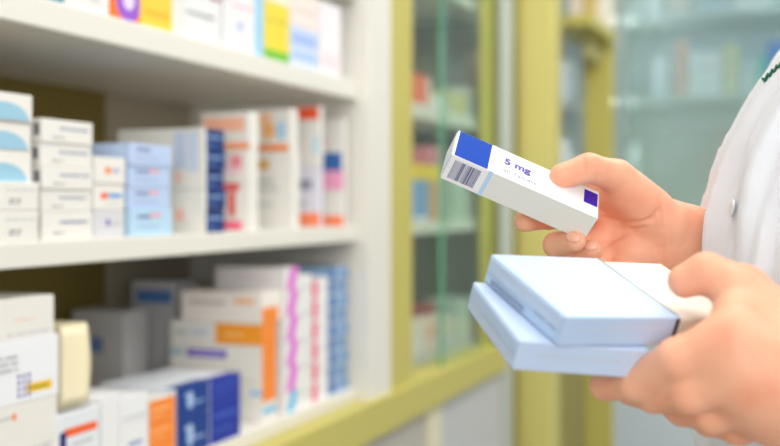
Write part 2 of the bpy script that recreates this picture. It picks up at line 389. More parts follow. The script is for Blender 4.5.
# --- bottom shelf, left foreground
def L(pl, pr, r0, r1, label, base, dec, x=XF-0.006, depth=0.10, group=None, ref=None, zb=None, name='medicine_box'):
    y0, y1 = ypl(pl, x), ypl(pr, x); yr = ypl(ref if ref is not None else pr, x)
    z0 = zb if zb is not None else zrow(r1, x, yr); z1 = zrow(r0, x, yr)
    return carton(label, group, x, y0, y1, z0, z1, depth, base, dec, name=name), z0, z1
zA = SZ[0]
yr = ypl(58, XF-0.006)
za1 = zrow(457, XF, yr); za2 = zrow(394, XF, yr); za3 = zrow(332, XF, yr)
zlow = SZ[0]
h = (za1-zlow)
_, _, _ = L(-60, 57, 457, 999, 'white medicine box at the bottom left, lowest under the orange-dotted one', WHT, [], zb=zlow, group=None, ref=58)
_, z0, z1 = L(-60, 57, 394, 0, 'white medicine box with small orange dot, under the yellow-striped box at lower left', WHT,
     [('F', ell(.60, .82, .018, .06), ORG), ('F', rc(.3, .8, .58, .84), LG)]+lines('F', .55, .18, .95, .3, 2, LG, 5), zb=za1, ref=58)
_, z0, z1 = L(-60, 58.5, 333, 0, 'large white medicine box with yellow strip and violet marks at lower left', srgb(240, 241, 246),
     [('F', rc(.70, .13, .935, .28), srgb(245, 205, 60)), ('F', rc(.74, .18, .9, .22), srgb(160, 130, 40))] +
     [('F', ell(.63+.045*i, .12+.1*j, .012, .035, 10), srgb(90, 80, 170)) for i in range(3) for j in range(4)] +
     lines('F', .45, .5, .62, .8, 3, LG, 6), zb=z1, ref=58)
zz = z1
_, z0, z1 = L(-60, 54, 294, 0, 'flat white medicine box with faint orange print, top of the lower left stack', WHT,
     lines('F', .62, .42, .82, .5, 1, srgb(250, 205, 180), 2)+lines('F', .55, .08, .96, .16, 1, LG, 3), zb=zz, x=XF-0.008, ref=54)
# block behind, in the dark
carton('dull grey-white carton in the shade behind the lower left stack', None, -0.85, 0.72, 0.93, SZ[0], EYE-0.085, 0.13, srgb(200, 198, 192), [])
# stack with open flap carton
xb = XF-0.002
y0b, y1b = ypl(59.5, xb), ypl(100, xb)
zq1 = zrow(416, xb, ypl(60, xb)); zq0 = SZ[0]
carton('white medicine box with orange stripe and navy corner, below the cream open flap', None, xb, y0b, y1b, zq0+0.0295, zq1, 0.085, srgb(230, 234, 240),
       [('F', rc(.1, .62, .92, .76), srgb(245, 105, 50)), ('F', rc(.0, .0, .16, .72), srgb(40, 50, 120)), ('F', rc(.3, .45, .8, .5), LG)] +
       [('T', rc(.5+.07*i, .1, .53+.07*i, .9), srgb(80, 84, 88)) for i in range(7)])
carton('white medicine box at the very bottom, under the orange-striped one', None, xb, y0b, y1b, zq0, zq0+0.0293, 0.085, WHT, [])
xf_ = XF-0.022
yc0, yc1 = ypl(60.5, xf_), ypl(87, xf_)
o = carton('cream medicine box with its flap bulging open beside the lower left stack', None, xf_, yc0, yc1, zq1, zrow(326, xf_, yc0), 0.07, srgb(244, 232, 196), lines('F', .15, .3, .9, .36, 1, srgb(230, 214, 176), 3))
# bulging flap, a curved sheet
bm = bmesh.new(); H_ = zrow(326, xf_, yc0)-zq1; W_ = yc1-yc0
rows = []
for j in range(9):
    tz = j/8; bulge = 0.0022*math.sin(math.pi*tz)
    rows.append([bm.verts.new((0.035+0.0008+bulge*(i/6), -W_/2+W_*i/6+bulge*(i/6)*1.2, 0.002+(H_-0.005)*tz)) for i in range(7)])
for j in range(8):
    for i in range(6): bm.faces.new((rows[j][i], rows[j][i+1], rows[j+1][i+1], rows[j+1][i]))
f = link('end_flap', mesh_of(bm), o, None, [mat(srgb(248, 236, 200), 0.5, 0, 'cream_card')], True)
sm = f.modifiers.new('t', 'SOLIDIFY'); sm.thickness = 0.0005
# white boxes in front of the navy/orange ones
xw = XF-0.004
L(101.5, 119, 392, 0, 'white medicine box end beside the orange ones, its top lying open to the light', srgb(236, 236, 238), [], x=xw, depth=0.13, zb=SZ[0], ref=119)
yb = ypl(120, xw); zb1 = zrow(427, xw, yb)
L(120, 148, 399, 0, 'white medicine box with plain end, upper of two left of the orange ends', srgb(236, 237, 240), lines('F', .1, .15, .9, .3, 1, LG, 8), x=xw, depth=0.12, zb=zb1, ref=120)
L(120, 148, 427, 0, 'white medicine box with small blue print, lower of two left of the orange ends', srgb(236, 237, 240), lines('F', .3, .55, .8, .7, 1, srgb(120, 140, 200), 9), x=xw, depth=0.12, zb=SZ[0], ref=120)
OR2 = srgb(250, 140, 52)
def ors(i): return [('F', rc(0, 0, 1, 1), OR2), ('F', rc(.1, .5, .8, .6), srgb(252, 190, 130)), ('F', rc(.1, .2, .6, .26), srgb(252, 190, 130))]
ya = ypl(149, xw); zo = [SZ[0], zrow(445, xw, ya), zrow(424, xw, ya), zrow(402, xw, ya)]
for i, l in enumerate(['orange ended medicine box, lowest of three beside the navy boxes', 'orange ended medicine box, middle of three beside the navy boxes', 'orange ended medicine box, topmost of three beside the navy boxes']):
    carton(l, 'orange ended boxes', xw, ya, ypl(175, xw), zo[i], zo[i+1], 0.13, WHT, ors(i))
def nv(a, c): 
    return [('F', rc(0, 0, 1, 1), c), ('T', rc(.85, 0, 1, 1), c), ('F', ell(.42, .5, .1, .3, 14), srgb(170, 195, 235)), ('F', rc(.3, .35, .85, .42), srgb(150, 180, 230)), ('F', rc(.25, .66, .5, .74), srgb(170, 195, 235))] if a else \
           [('F', rc(0, 0, 1, 1), c), ('T', rc(.85, 0, 1, 1), c), ('F', rc(.1, .62, .9, .72), srgb(60, 90, 190)), ('F', rc(.1, .3, .7, .36), srgb(60, 90, 190))]
NB, CB = srgb(20, 60, 140), srgb(24, 50, 160)
for (p0, p1, c, a, nm) in [(176, 209, NB, 1, 'navy blue medicine box with white lettering'), (210, 240, CB, 0, 'cobalt blue medicine box with faint stripes')]:
    ya = ypl(p0, xw); zs = [SZ[0], zrow(422 if a else 405, xw, ya), zrow(388 if a else 381, xw, ya)]
    if a: zs = [SZ[0], zrow(420, xw, ya), zrow(389, xw, ya)]
    for i, s in enumerate(['lower', 'upper']):
        carton(f'{nm}, {s} of two on the bottom shelf', 'blue boxes at the shelf front', xw, ya, ypl(p1, xw), zs[i], zs[i+1], 0.11, srgb(226, 230, 238), nv(a, c))
# --- group further back on the bottom shelf
xm = XF-0.012
def P(pl, pr, r0, zb, label, base, dec, depth, x=xm, group=None):
    y0, y1 = ypl(pl, x), ypl(pr, x)
    z1 = zrow(r0, x, y0)
    carton(label, group, x, y0, y1, zb, z1, depth, base, dec); return z1
z = P(262, 276, 347, SZ[0]+0.055, 'white medicine box with long violet label, below the orange topped box', WHT,
      [S(.18, .62, .62, .86, srgb(120, 100, 195)), S(.24, .70, .58, .78, srgb(170, 160, 220)), S(.1, .12, .55, .3, srgb(235, 225, 190)), S(.0, .65, .14, .85, srgb(170, 200, 205)), ('F', rc(0, 0, 1, 1), ORG)], 0.148)
P(250, 276, 386, SZ[0], 'white medicine box with cyan corner stripe, lowest of the orange group', WHT, [S(.8, .5, 1, .75, srgb(110, 190, 235)), ('F', rc(0, .6, .6, .8), srgb(110, 190, 235))], 0.12) if False else None
carton('white medicine box lying lowest under the violet-labelled one', None, xm, ypl(262, xm), ypl(276, xm), SZ[0], SZ[0]+0.0275, 0.125, WHT, [('F', rc(.0, .4, 1, .7), srgb(110, 190, 235))])
carton('white medicine box with blue side bar under the violet-labelled one', None, xm, ypl(262, xm), ypl(276, xm), SZ[0]+0.0275, SZ[0]+0.055, 0.13, WHT, [S(.86, .35, 1, .6, srgb(120, 185, 235)), ('F', rc(0, .0, 1, 1), ORG)])
z = P(262, 276, 324, z, 'white medicine box with bright orange right half, in the middle of the shelf stack', WHT,
      [S(.5, .04, 1, .96, srgb(252, 160, 45)), S(.6, .4, .8, .55, srgb(253, 195, 120)), S(.05, .35, .18, .6, srgb(190, 205, 195)), S(.22, .35, .42, .65, srgb(205, 212, 225)), ('F', rc(0, 0, 1, 1), ORG)], 0.148)
z = P(262, 282, 293, z, 'cream-white medicine box with grey lettering and orange end, above the orange-halved box', srgb(244, 236, 228),
      [S(.12, .58, .55, .7, srgb(190, 180, 180)), S(.66, .62, .9, .8, srgb(250, 190, 140)), ('F', rc(0, 0, .8, .5), ORG)], 0.130)
y0, y1 = ypl(285, xm), ypl(299, xm)
MAG = srgb(228, 90, 215)
zs = [SZ[0], SZ[0]+.03, SZ[0]+.067, SZ[0]+.104, SZ[0]+.141, SZ[0]+.178, zrow(268, xm, y0)]
nm = ['cyan ended medicine box, lowest of the magenta column'] + [f'medicine box with magenta chevron end, {a} in the magenta column' for a in ('second from the bottom', 'third from the bottom', 'fourth from the bottom', 'second from the top', 'topmost')]
for i in range(6):
    col = srgb(90, 190, 235) if i == 0 else MAG
    carton(nm[i], 'magenta column', xm, y0, y1, zs[i], zs[i+1], 0.115 if i == 5 else 0.09, srgb(240, 236, 236),
           [('F', [(.1, .0), (.6, .0), (.95, 1), (.45, 1)], col)] + ([S(.2, .45, .8, .52, srgb(225, 205, 220))] if i == 5 else []))
y0, y1 = ypl(300, xm), ypl(311.5, xm)
for i, s in enumerate(['lowest', 'second', 'third', 'fourth', 'topmost']):
    carton(f'plain white medicine box end with grey print, {s} between magenta and red stripes', 'white ends between the stripes', xm, y0, y1, SZ[0]+i*.0395, SZ[0]+(i+1)*.0395, 0.09, srgb(238, 238, 236), lines('F', .15, .4, .85, .6, 1, LG, i))
y0, y1 = ypl(312, xm), ypl(328, xm)
for i, s in enumerate(['lowest', 'second', 'third', 'fourth', 'fifth', 'topmost']):
    carton(f'white medicine box with red-pink stripe at its near edge, {s} beside the blue stack', 'red striped boxes', xm, y0, y1, SZ[0]+i*.0315, SZ[0]+(i+1)*.0315, 0.09, srgb(240, 240, 240), [('F', rc(.0, .06, .32, .94), srgb(240, 90, 125))]+lines('F', .45, .4, .85, .6, 1, LG, i))
y0, y1 = ypl(329, xm), ypl(348, xm)
BB = srgb(58, 112, 180)
for i, s in enumerate(['lowest', 'second', 'third', 'fourth', 'fifth', 'sixth', 'seventh', 'eighth', 'topmost']):
    carton(f'steel blue medicine box end, {s} in the tall blue stack at the end', 'steel blue stack', xm-0.003*(i % 2), y0, y1, SZ[0]+i*.0226, SZ[0]+(i+1)*.0226, 0.09, srgb(200, 215, 235),
           [('F', rc(0, .1, .34, .95), BB), ('F', rc(.42, .1, 1, .9), srgb(120, 160, 205)), ('T', rc(.3, 0, 1, 1), srgb(60, 80, 110)), ('S', rc(0, 0, 1, 1), srgb(150, 180, 215))])
# --- shaded boxes deep at the back
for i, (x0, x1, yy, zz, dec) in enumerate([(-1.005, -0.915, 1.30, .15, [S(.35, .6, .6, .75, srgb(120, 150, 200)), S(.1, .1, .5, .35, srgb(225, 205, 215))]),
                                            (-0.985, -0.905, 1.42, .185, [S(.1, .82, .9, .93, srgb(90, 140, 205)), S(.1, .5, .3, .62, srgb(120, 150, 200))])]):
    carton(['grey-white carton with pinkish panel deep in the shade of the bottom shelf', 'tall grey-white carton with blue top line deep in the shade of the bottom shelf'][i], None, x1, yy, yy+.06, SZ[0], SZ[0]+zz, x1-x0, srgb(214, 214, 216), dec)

# --- top shelf
xt = XF-0.010
def T(pl, pr, base, dec, label, htop=None, depth=0.06, x=xt, zb=None):
    y0, y1 = ypl(pl, x), ypl(pr, x)
    carton(label, None, x, y0, y1, zb or SZ[2], (htop or SZ[2]+0.115), depth, base, dec)
T(20, 64.5, srgb(60, 140, 165), [('F', rc(0, .5, 1, 1), WHT)], 'teal and white medicine box at the upper left edge')
T(65.5, 109, WHT, lines('F', .55, .08, .8, .16, 2, LG, 3), 'plain white medicine box on the top shelf left of the orange and purple one')
T(110, 139.5, srgb(252, 120, 40), [('F', ell(.62, .20, .42, .2, 26), srgb(150, 90, 205)), ('F', ell(.62, .23, .2, .11, 22), srgb(230, 215, 245))], 'orange medicine box with purple ring logo on the top shelf')
T(140.5, 181.5, srgb(250, 206, 70), [('F', rc(.76, 0, 1, 1), WHT)]+lines('F', .1, .12, .66, .2, 2, srgb(225, 180, 50), 5), 'yellow medicine box with white edge on the top shelf')
T(182.5, 221, srgb(232, 232, 234), lines('F', .1, .26, .8, .32, 1, srgb(120, 120, 126), 4)+[('F', rc(.7, .5, 1, .54), srgb(150, 70, 90))], 'white medicine box with line of grey lettering on the top shelf')
T(224, 255, srgb(236, 236, 238), lines('F', .2, .5, .9, .56, 1, srgb(240, 180, 190), 7)+[('F', ell(.5, .3, .1, .06), srgb(190, 200, 230))], 'white medicine box with pale pink lettering beside the cyan-edged one')
T(255.5, 263.5, srgb(160, 210, 245), [], 'slim sky blue medicine box standing between white and yellow ones')
T(264.5, 289, srgb(240, 218, 70), [('F', rc(0, 0, 1, .185), srgb(110, 190, 40))]+lines('F', .15, .66, .85, .74, 1, srgb(200, 180, 60), 2), 'yellow medicine box with green foot on the top shelf', SZ[2]+0.083)
T(264.5, 289, srgb(248, 240, 214), [], 'cream medicine box lying on top of the yellow and green one', SZ[2]+0.125, zb=SZ[2]+0.0832)
T(290.5, 318, srgb(214, 224, 246), [('F', rc(.05, .55, .95, .85), srgb(165, 190, 238)), ('F', rc(.05, .2, .95, .4), srgb(170, 200, 240))], 'white medicine box with light blue stripes on the top shelf', SZ[2]+0.062)
T(290.5, 318, srgb(246, 228, 222), [('F', rc(.1, .4, .9, .5), srgb(238, 205, 200))], 'pinkish white medicine box on the blue-striped one', SZ[2]+0.115, zb=SZ[2]+0.0622)
T(320, 341, srgb(240, 236, 240), [('F', rc(.1, .1, .9, .3), srgb(244, 222, 228))], 'white medicine box at the far end of the top shelf')

# --- inside the glass cabinet
xg = XF-0.045
def G(pl, pr, z0, h, base, dec, label, x=xg, depth=0.08):
    carton(label, 'boxes behind the sliding glass', x, ypl(pl, x), ypl(pr, x), z0, z0+h, depth, base, dec)
G(414, 431, SZ[2], .062, srgb(235, 110, 80), [('F', rc(.75, 0, 1, 1), srgb(236, 214, 205))], 'red-orange medicine box behind the sliding glass')
G(432, 448, SZ[2], .03, srgb(225, 222, 215), [], 'low pale medicine box beside the red-orange one behind glass')
G(452, 466, SZ[2], .05, srgb(206, 196, 130), [], 'olive-yellow medicine box behind the glass on the upper shelf')
G(468, 482, SZ[2], .07, srgb(206, 206, 200), [], 'pale grey medicine box behind the glass on the upper shelf')
G(414, 428, SZ[1], .085, srgb(120, 165, 215), [('F', rc(.0, .0, 1, .12), srgb(230, 230, 235))], 'blue medicine box behind the glass under a yellow one')
G(428.5, 440, SZ[1], .085, srgb(205, 160, 120), [], 'tan medicine box behind the glass beside the blue one')
G(414, 440, SZ[1]+.0855, .032, srgb(246, 212, 50), [], 'yellow medicine box lying on top behind the glass')
G(430, 441, SZ[1]+.118, .04, srgb(210, 130, 150), [], 'pink medicine box above the yellow one behind the glass')
G(452, 468, SZ[1], .10, srgb(190, 205, 190), [], 'pale green medicine box behind the glass, middle shelf')
G(470, 486, SZ[1], .07, srgb(214, 210, 200), [], 'cream-grey medicine box behind the glass, middle shelf')
zc = EYE-0.3040
G(414, 424, zc, .075, srgb(224, 220, 216), [], 'white medicine box low behind the glass beside the pinkish one')
G(424.5, 437, zc, .075, srgb(232, 205, 196), [('F', ell(.5, .5, .3, .2), srgb(236, 170, 150))], 'pinkish medicine box low behind the glass')
G(414, 437, zc+.0752, .018, srgb(150, 40, 55), [], 'dark red flat medicine box low behind the glass')
G(440, 455, zc, .06, srgb(205, 200, 196), [], 'light grey medicine box low behind the glass')
G(458, 476, zc, .085, srgb(196, 206, 198), [], 'greenish white medicine box low behind the glass')

# --- on the ledge
for (p0, p1, hh, col, l) in [(575, 588, .12, (240, 226, 208), 'cream carton at the left of the yellow-green ledge'), (590, 600, .10, (226, 200, 120), 'ochre carton in the middle of the yellow-green ledge'), (601, 612, .13, (240, 232, 218), 'off-white carton at the right of the yellow-green ledge')]:
    x0, x1 = xpl(p0, 3.15), xpl(p1, 3.15)
    carton(l, None, x1, 3.08, 3.16, zl+.0005, zl+hh, x1-x0, srgb(*col), [])

# --- inside the display cabinet
yd = YB+0.09
def D(p0, p1, k, h, col, label, y=yd, dy=.07):
    x0, x1 = xpl(p0, y), xpl(p1, y)
    carton(label, 'boxes inside the display cabinet', x1, y, y+dy, DZ[k]+.0004, DZ[k]+h, x1-x0, srgb(*col), [('S', rc(.15, .6, .85, .75), tuple(c*.85 for c in srgb(*col)))])
cols = [
 (2, 655, 668, .12, (205, 214, 218), 'pale grey'), (2, 676, 686, .17, (236, 196, 178), 'tall salmon'), (2, 688, 722, .13, (240, 240, 240), 'wide white'),
 (2, 724, 738, .15, (232, 228, 190), 'cream yellow'), (2, 741, 757, .10, (214, 222, 226), 'small pale blue-grey'), (2, 757.5, 766, .115, (110, 205, 190), 'turquoise'), (2, 767, 790, .15, (90, 140, 220), 'bright blue'), (2, 793, 815, .1, (235, 235, 235), 'white edge'),
 (1, 630, 648, .12, (196, 206, 210), 'dull grey-blue'), (1, 655, 676, .10, (210, 215, 220), 'silver grey'), (1, 680, 698, .135, (214, 218, 226), 'lavender grey'), (1, 700, 713, .10, (236, 160, 160), 'rose pink'), (1, 714, 728, .165, (205, 150, 150), 'dusty red'),
 (1, 730, 743, .12, (170, 176, 196), 'slate blue'), (1, 744, 757, .16, (222, 226, 120), 'lime yellow'), (1, 758, 775, .12, (110, 170, 225), 'sky blue'), (1, 778, 800, .14, (225, 225, 225), 'off-white'),
 (3, 640, 662, .10, (206, 212, 214), 'light grey'), (3, 668, 690, .12, (222, 214, 206), 'beige'), (3, 700, 730, .14, (196, 206, 214), 'misty blue'), (3, 735, 770, .11, (232, 232, 232), 'broad white'),
 (0, 640, 665, .14, (130, 165, 145), 'sage green'), (0, 668, 690, .12, (110, 150, 130), 'moss green'), (0, 700, 730, .15, (140, 170, 155), 'dull green')]
for k, a, b, h, col, l in cols:
    D(a, b, k, h, col, f'{l} medicine box on the {["low", "middle", "upper", "highest"][k]} shelf of the display cabinet')
for p0, p1, k, h, col, l in [(555, 567, 1, .14, (206, 214, 222), 'greyish'), (569, 581, 1, .09, (232, 234, 236), 'whitish'), (556, 572, 2, .12, (190, 200, 210), 'blue-grey'), (560, 580, 0, .10, (222, 226, 228), 'near white')]:
    D(p0, p1, k, h, col, f'{l} medicine box in the narrow bay left of the stile, {["low", "middle", "upper"][k]} shelf')

# ------------------------------------------------------------------ hand-held boxes (posed solids)
def posed_box(name, label, cat, O, Rm, d, base_mat, bev=0.0008):
    """O corner, columns of Rm are the edge directions (camera aligned metres)"""
    ax = [v2w(Rm[:, i])-v2w((0, 0, 0)) for i in range(3)]
    o = v2w(O)
    base = thing(name, label, cat, o + ax[0]*d[0]/2 + ax[1]*d[1]/2 + ax[2]*d[2])
    def to_local(a, b, c): return o + ax[0]*a + ax[1]*b + ax[2]*c - base.location
    return base, to_local, ax
def posed_mesh(corner, a, b, bev, mi=0, bm=None):
    bm = bm or bmesh.new(); nb = bmesh.new(); bm_box(nb, a, b, bev)
    for v in nb.verts: v.co = corner(*v.co)
    me = bpy.data.meshes.new('tmp'); nb.to_mesh(me); nb.free(); n0 = len(bm.faces)
    bm.from_mesh(me); bpy.data.meshes.remove(me)
    bm.faces.ensure_lookup_table()
    for f in bm.faces[n0:]: f.material_index = mi
    return bm
RH = np.array([[0.9154, -0.185, -0.3576], [0.3977, 0.5541, 0.7313], [0.0629, -0.8117, 0.5807]])
OH = np.array([0.0468, -0.0502, 0.735]); DH = (0.1053, 0.032, 0.0208)
held, cH, axH = posed_box('medicine_box', 'white medicine box reading 5 mg with blue block, held in the far hand', 'box', OH, RH, DH, None)
M_hw = mat(srgb(244, 244, 246), 0.35, 0, 'carton_white')
hb = [M_hw]
bm = posed_mesh(cH, (0, 0, 0), DH, 0.0006)
def hcol(c):
    m = mat(c, 0.6, 0, 'carton_print', 0.12)
    if m not in hb: hb.append(m)
    return hb.index(m)
def hdec(face, pts, col, off=0.00012):
    i = hcol(col)
    P = []
    for u, v in pts:
        if face == 'front': P.append(cH(u*DH[0], v*DH[1], -off))
        elif face == 'lower': P.append(cH(u*DH[0], DH[1]+off, v*DH[2]))
    f = bm.faces.new([bm.verts.new(p) for p in P]); f.material_index = i
hdec('front', rc(0.012, 0.02, .238, .985), srgb(0, 66, 172))
hdec('front', rc(.245, .0, .275, 1.0), srgb(214, 232, 248))
hdec('front', rc(.897, .13, .992, .62), srgb(70, 40, 170))
hdec('lower', rc(.255, .0, .285, 1.0), srgb(190, 220, 245))
rr = random.Random(5); u = .035
while u < .215:
    wd = rr.choice([.003, .003, .005, .008]); hdec('lower', rc(u, .14, u+wd, .86), srgb(70, 74, 130)); u += wd+rr.choice([.003, .004, .006])
hdec('lower', rc(.292, .02, .995, .98), srgb(232, 232, 226), 0.00008)
body = link('carton', mesh_of(bm), held, None, hb)
body['label'] = 'white printed carton'
# lettering
def letter(text, size, u, v, col, parent, cf, d, ax, name, shear=0, bold=0.0):
    cu = bpy.data.curves.new(name, 'FONT'); cu.body = text; cu.size = size; cu.offset = bold; cu.extrude = 0.00004
    cu.align_y = 'BOTTOM_BASELINE'
    t = bpy.data.objects.new(name, cu); C.objects.link(t)
    dg = bpy.context.evaluated_depsgraph_get(); me = bpy.data.meshes.new_from_object(t.evaluated_get(dg))
    C.objects.unlink(t); bpy.data.objects.remove(t)
    for vtx in me.vertices:
        p = vtx.co.copy(); vtx.co = cf(u*d[0]+p.x, v*d[1]-p.y, -0.00022-p.z)
    me.materials.clear()
    return link(name, me, parent, None, [mat(col, 0.4, 0, 'ink')])
letter('5 mg', 0.0098, .335, .50, srgb(70, 55, 165), held, cH, DH, axH, 'dose_lettering', bold=0.00035)
letter('20 Tablets', 0.0058, .335, .80, srgb(140, 142, 176), held, cH, DH, axH, 'tablet_lettering')
# tuck flaps at the ends
bm = posed_mesh(cH, (-0.0006, 0.001, 0.001), (-0.0001, DH[1]-0.001, DH[2]-0.001), 0.0002)
o = link('end_flap', mesh_of(bm), held, None, [mat(srgb(214, 222, 234), 0.4, 0, 'flap_card')]); o['label'] = 'greyish end flap'
bm = posed_mesh(cH, (DH[0]+0.0001, 0.001, 0.001), (DH[0]+0.0006, DH[1]-0.001, DH[2]-0.001), 0.0002)
link('end_flap', mesh_of(bm), held, None, [mat(srgb(214, 222, 234), 0.4, 0, 'flap_card')])

RU = np.array([[0.4111, 0.8861, -0.2138], [0.3697, 0.0523, 0.9277], [-0.8332, 0.4604, 0.3061]])
OU = np.array([0.0578, 0.0286, 0.62]); DU = (0.079, 0.0777, 0.0169)
M_pb = mat(srgb(186, 210, 240), 0.35, 0, 'pale_blue_card'); M_pb2 = mat(srgb(196, 214, 240), 0.35, 0, 'paler_blue_card')
up, cU, axU = posed_box('medicine_box', 'flat pale blue medicine box on top, resting in the near hand', 'box', OU, RU, DU, None)
bm = posed_mesh(cU, (0, 0, 0), DU, 0.0010)
nb = len(bm.faces)
def udec(bm, cf, face, pts, d, mi, off=0.00015):
    P = []
    for u, v in pts:
        if face == 'top': P.append(cf(u*d[0], v*d[1], -off))
        elif face == 'left': P.append(cf(u*d[0], -off, v*d[2]))
        elif face == 'front': P.append(cf(d[0]+off, u*d[1], v*d[2]))
    f = bm.faces.new([bm.verts.new(p) for p in P]); f.material_index = mi
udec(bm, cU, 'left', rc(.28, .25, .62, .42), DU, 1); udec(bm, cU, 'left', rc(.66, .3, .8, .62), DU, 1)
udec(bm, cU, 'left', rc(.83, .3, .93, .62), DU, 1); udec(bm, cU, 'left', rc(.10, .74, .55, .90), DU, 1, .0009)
udec(bm, cU, 'top', rc(.012, .972, .985, .99), DU, 3); udec(bm, cU, 'front', rc(.955, .04, .99, .96), DU, 4)  # painted shade of the gap beside the cream box
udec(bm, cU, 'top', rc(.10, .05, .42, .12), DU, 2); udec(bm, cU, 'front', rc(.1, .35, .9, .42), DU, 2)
link('carton', mesh_of(bm), up, None, [M_pb, mat(srgb(142, 158, 186), 0.4, 0, 'grey_print'), mat(srgb(196, 212, 236), 0.4, 0, 'faint_print'), mat(srgb(120, 124, 136), 0.4, 0, 'gap_shade_grey'), mat(srgb(62, 50, 66), 0.4, 0, 'gap_shade_dark')])
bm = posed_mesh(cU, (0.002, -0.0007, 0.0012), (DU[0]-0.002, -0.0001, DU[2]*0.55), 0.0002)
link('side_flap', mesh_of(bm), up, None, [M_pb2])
# lower box: turned a little and shifted
a_ = -0.164; d_ = (0.0728, 0.0777, 0.0169)
Rz = np.array([[math.cos(a_), -math.sin(a_), 0], [math.sin(a_), math.cos(a_), 0], [0, 0, 1]])
RL = RU @ Rz; OL = OU + RU @ np.array([0.0, -0.0070, 0.0169+0.0006])
lo, cL, axL = posed_box('medicine_box', 'flat pale blue medicine box underneath the other in the near hand, turned slightly', 'box', OL, RL, d_, None)
bm = posed_mesh(cL, (0, 0, 0), d_, 0.0010)
udec(bm, cL, 'left', rc(.3, .3, .7, .6), d_, 1); udec(bm, cL, 'front', rc(.15, .4, .8, .5), d_, 1)
link('carton', mesh_of(bm), lo, None, [M_pb2, mat(srgb(196, 210, 232), 0.4, 0, 'pale_print')])
bm = posed_mesh(cL, (0.002, -0.0007, 0.0012), (d_[0]-0.002, -0.0001, d_[2]*0.5), 0.0002)
link('side_flap', mesh_of(bm), lo, None, [M_pb])
# cream box beside the upper blue one
cr, cC, axC = posed_box('medicine_box', 'cream white medicine box pressed under the near thumb beside the blue boxes', 'box',
                        OU + RU @ np.array([0.0, DU[1]+0.0032, 0.0022]), RU, (0.075, 0.046, 0.0155), None)
bm = posed_mesh(cC, (0, 0, 0), (0.075, 0.046, 0.0155), 0.0010)
udec(bm, cC, 'top', rc(.06, .45, .16, .95), (0.075, 0.046, 0.0155), 1)
link('carton', mesh_of(bm), cr, None, [mat(srgb(246, 242, 228), 0.4, 0, 'cream_card_stock'), mat(srgb(205, 215, 205), 0.4, 0, 'green_grey_print')])
bm = posed_mesh(cC, (0.074+0.0011, 0.001, 0.001), (0.0756+0.0001, 0.045, 0.0145), 0.0002)
link('end_flap', mesh_of(bm), cr, None, [mat(srgb(240, 234, 216), 0.4, 0, 'cream_flap')])

# ------------------------------------------------------------------ person: signed-distance bodies turned into meshes
def sdf_caps(P, a, b, ra, rb):
    ab = b-a; t = np.clip(((P-a)@ab)/(ab@ab+1e-12), 0, 1)
    return np.linalg.norm(P-a-t[..., None]*ab, axis=-1) - (ra+(rb-ra)*t)
def sdf_ell(P, c, r, rot=None):
    q = P-c
    if rot is not None: q = q@rot
    k0 = np.linalg.norm(q/r, axis=-1); k1 = np.linalg.norm(q/(r*r), axis=-1)
    return k0*(k0-1)/(k1+1e-9)
def smin(a, b, k):
    h = np.clip(0.5+0.5*(b-a)/k, 0, 1)
    return b*(1-h)+a*h-k*h*(1-h)
def smax(a, b, k): return -smin(-a, -b, k)
def surface_nets(fn, lo, hi, h):
    ax = [np.arange(lo[i], hi[i]+h, h) for i in range(3)]
    n = [len(a) for a in ax]
    V = np.empty(n, dtype=np.float32)
    for i, x in enumerate(ax[0]):
        G = np.stack(np.meshgrid([x], ax[1], ax[2], indexing='ij'), -1)
        V[i] = fn(G)[0]
    s = V < 0
    acc = np.zeros([m-1 for m in n]+[3]); cnt = np.zeros([m-1 for m in n])
    corners = [(i, j, k) for i in (0, 1) for j in (0, 1) for k in (0, 1)]
    def sub(A, c): return A[c[0]:c[0]+n[0]-1, c[1]:c[1]+n[1]-1, c[2]:c[2]+n[2]-1]
    for a in range(8):
        for b in range(a+1, 8):
            ca, cb = corners[a], corners[b]
            if sum(abs(p-q) for p, q in zip(ca, cb)) != 1: continue
            va, vb = sub(V, ca), sub(V, cb); m = (va < 0) != (vb < 0)
            t = np.where(m, va/(va-vb+1e-20), 0)
            for d in range(3): acc[..., d] += np.where(m, ca[d]+t*(cb[d]-ca[d]), 0)
            cnt += m
    act = cnt > 0
    ids = -np.ones(act.shape, int); ids[act] = np.arange(act.sum())
    I = np.argwhere(act); vert = (I+acc[act]/cnt[act][:, None])*h+np.array(lo)
    faces = []
    for d in range(3):
        e = [(0, 0, 0)]*1
        A = s[tuple(slice(0, -1) if k == d else slice(None) for k in range(3))]
        B = s[tuple(slice(1, None) if k == d else slice(None) for k in range(3))]
        cr_ = np.argwhere(A != B)
        u, v = (d+1) % 3, (d+2) % 3
        ok = (cr_[:, u] > 0) & (cr_[:, v] > 0) & (cr_[:, u] < n[u]-1) & (cr_[:, v] < n[v]-1)
        cr_ = cr_[ok]
        def cell(du, dv):
            q = cr_.copy(); q[:, u] -= du; q[:, v] -= dv
            return ids[q[:, 0], q[:, 1], q[:, 2]]
        f = np.stack([cell(1, 1), cell(0, 1), cell(0, 0), cell(1, 0)], 1)
        flip = ~A[cr_[:, 0], cr_[:, 1], cr_[:, 2]]
        f[flip] = f[flip][:, ::-1]
        faces.append(f)
    return vert, np.concatenate(faces)
def nets_mesh(parts, name):
    VV, FF, o = [], [], 0
    for v, f in parts:
        w_ = np.stack([ct*v[:, 0]-st_*v[:, 2], st_*v[:, 0]+ct*v[:, 2], EYE-v[:, 1]], 1)
        VV.append(w_); FF.append(f[:, ::-1]+o); o += len(v)
    me = bpy.data.meshes.new(name); me.from_pydata(np.concatenate(VV).tolist(), [], np.concatenate(FF).tolist())
    me.update()
    return me
mm = 0.001
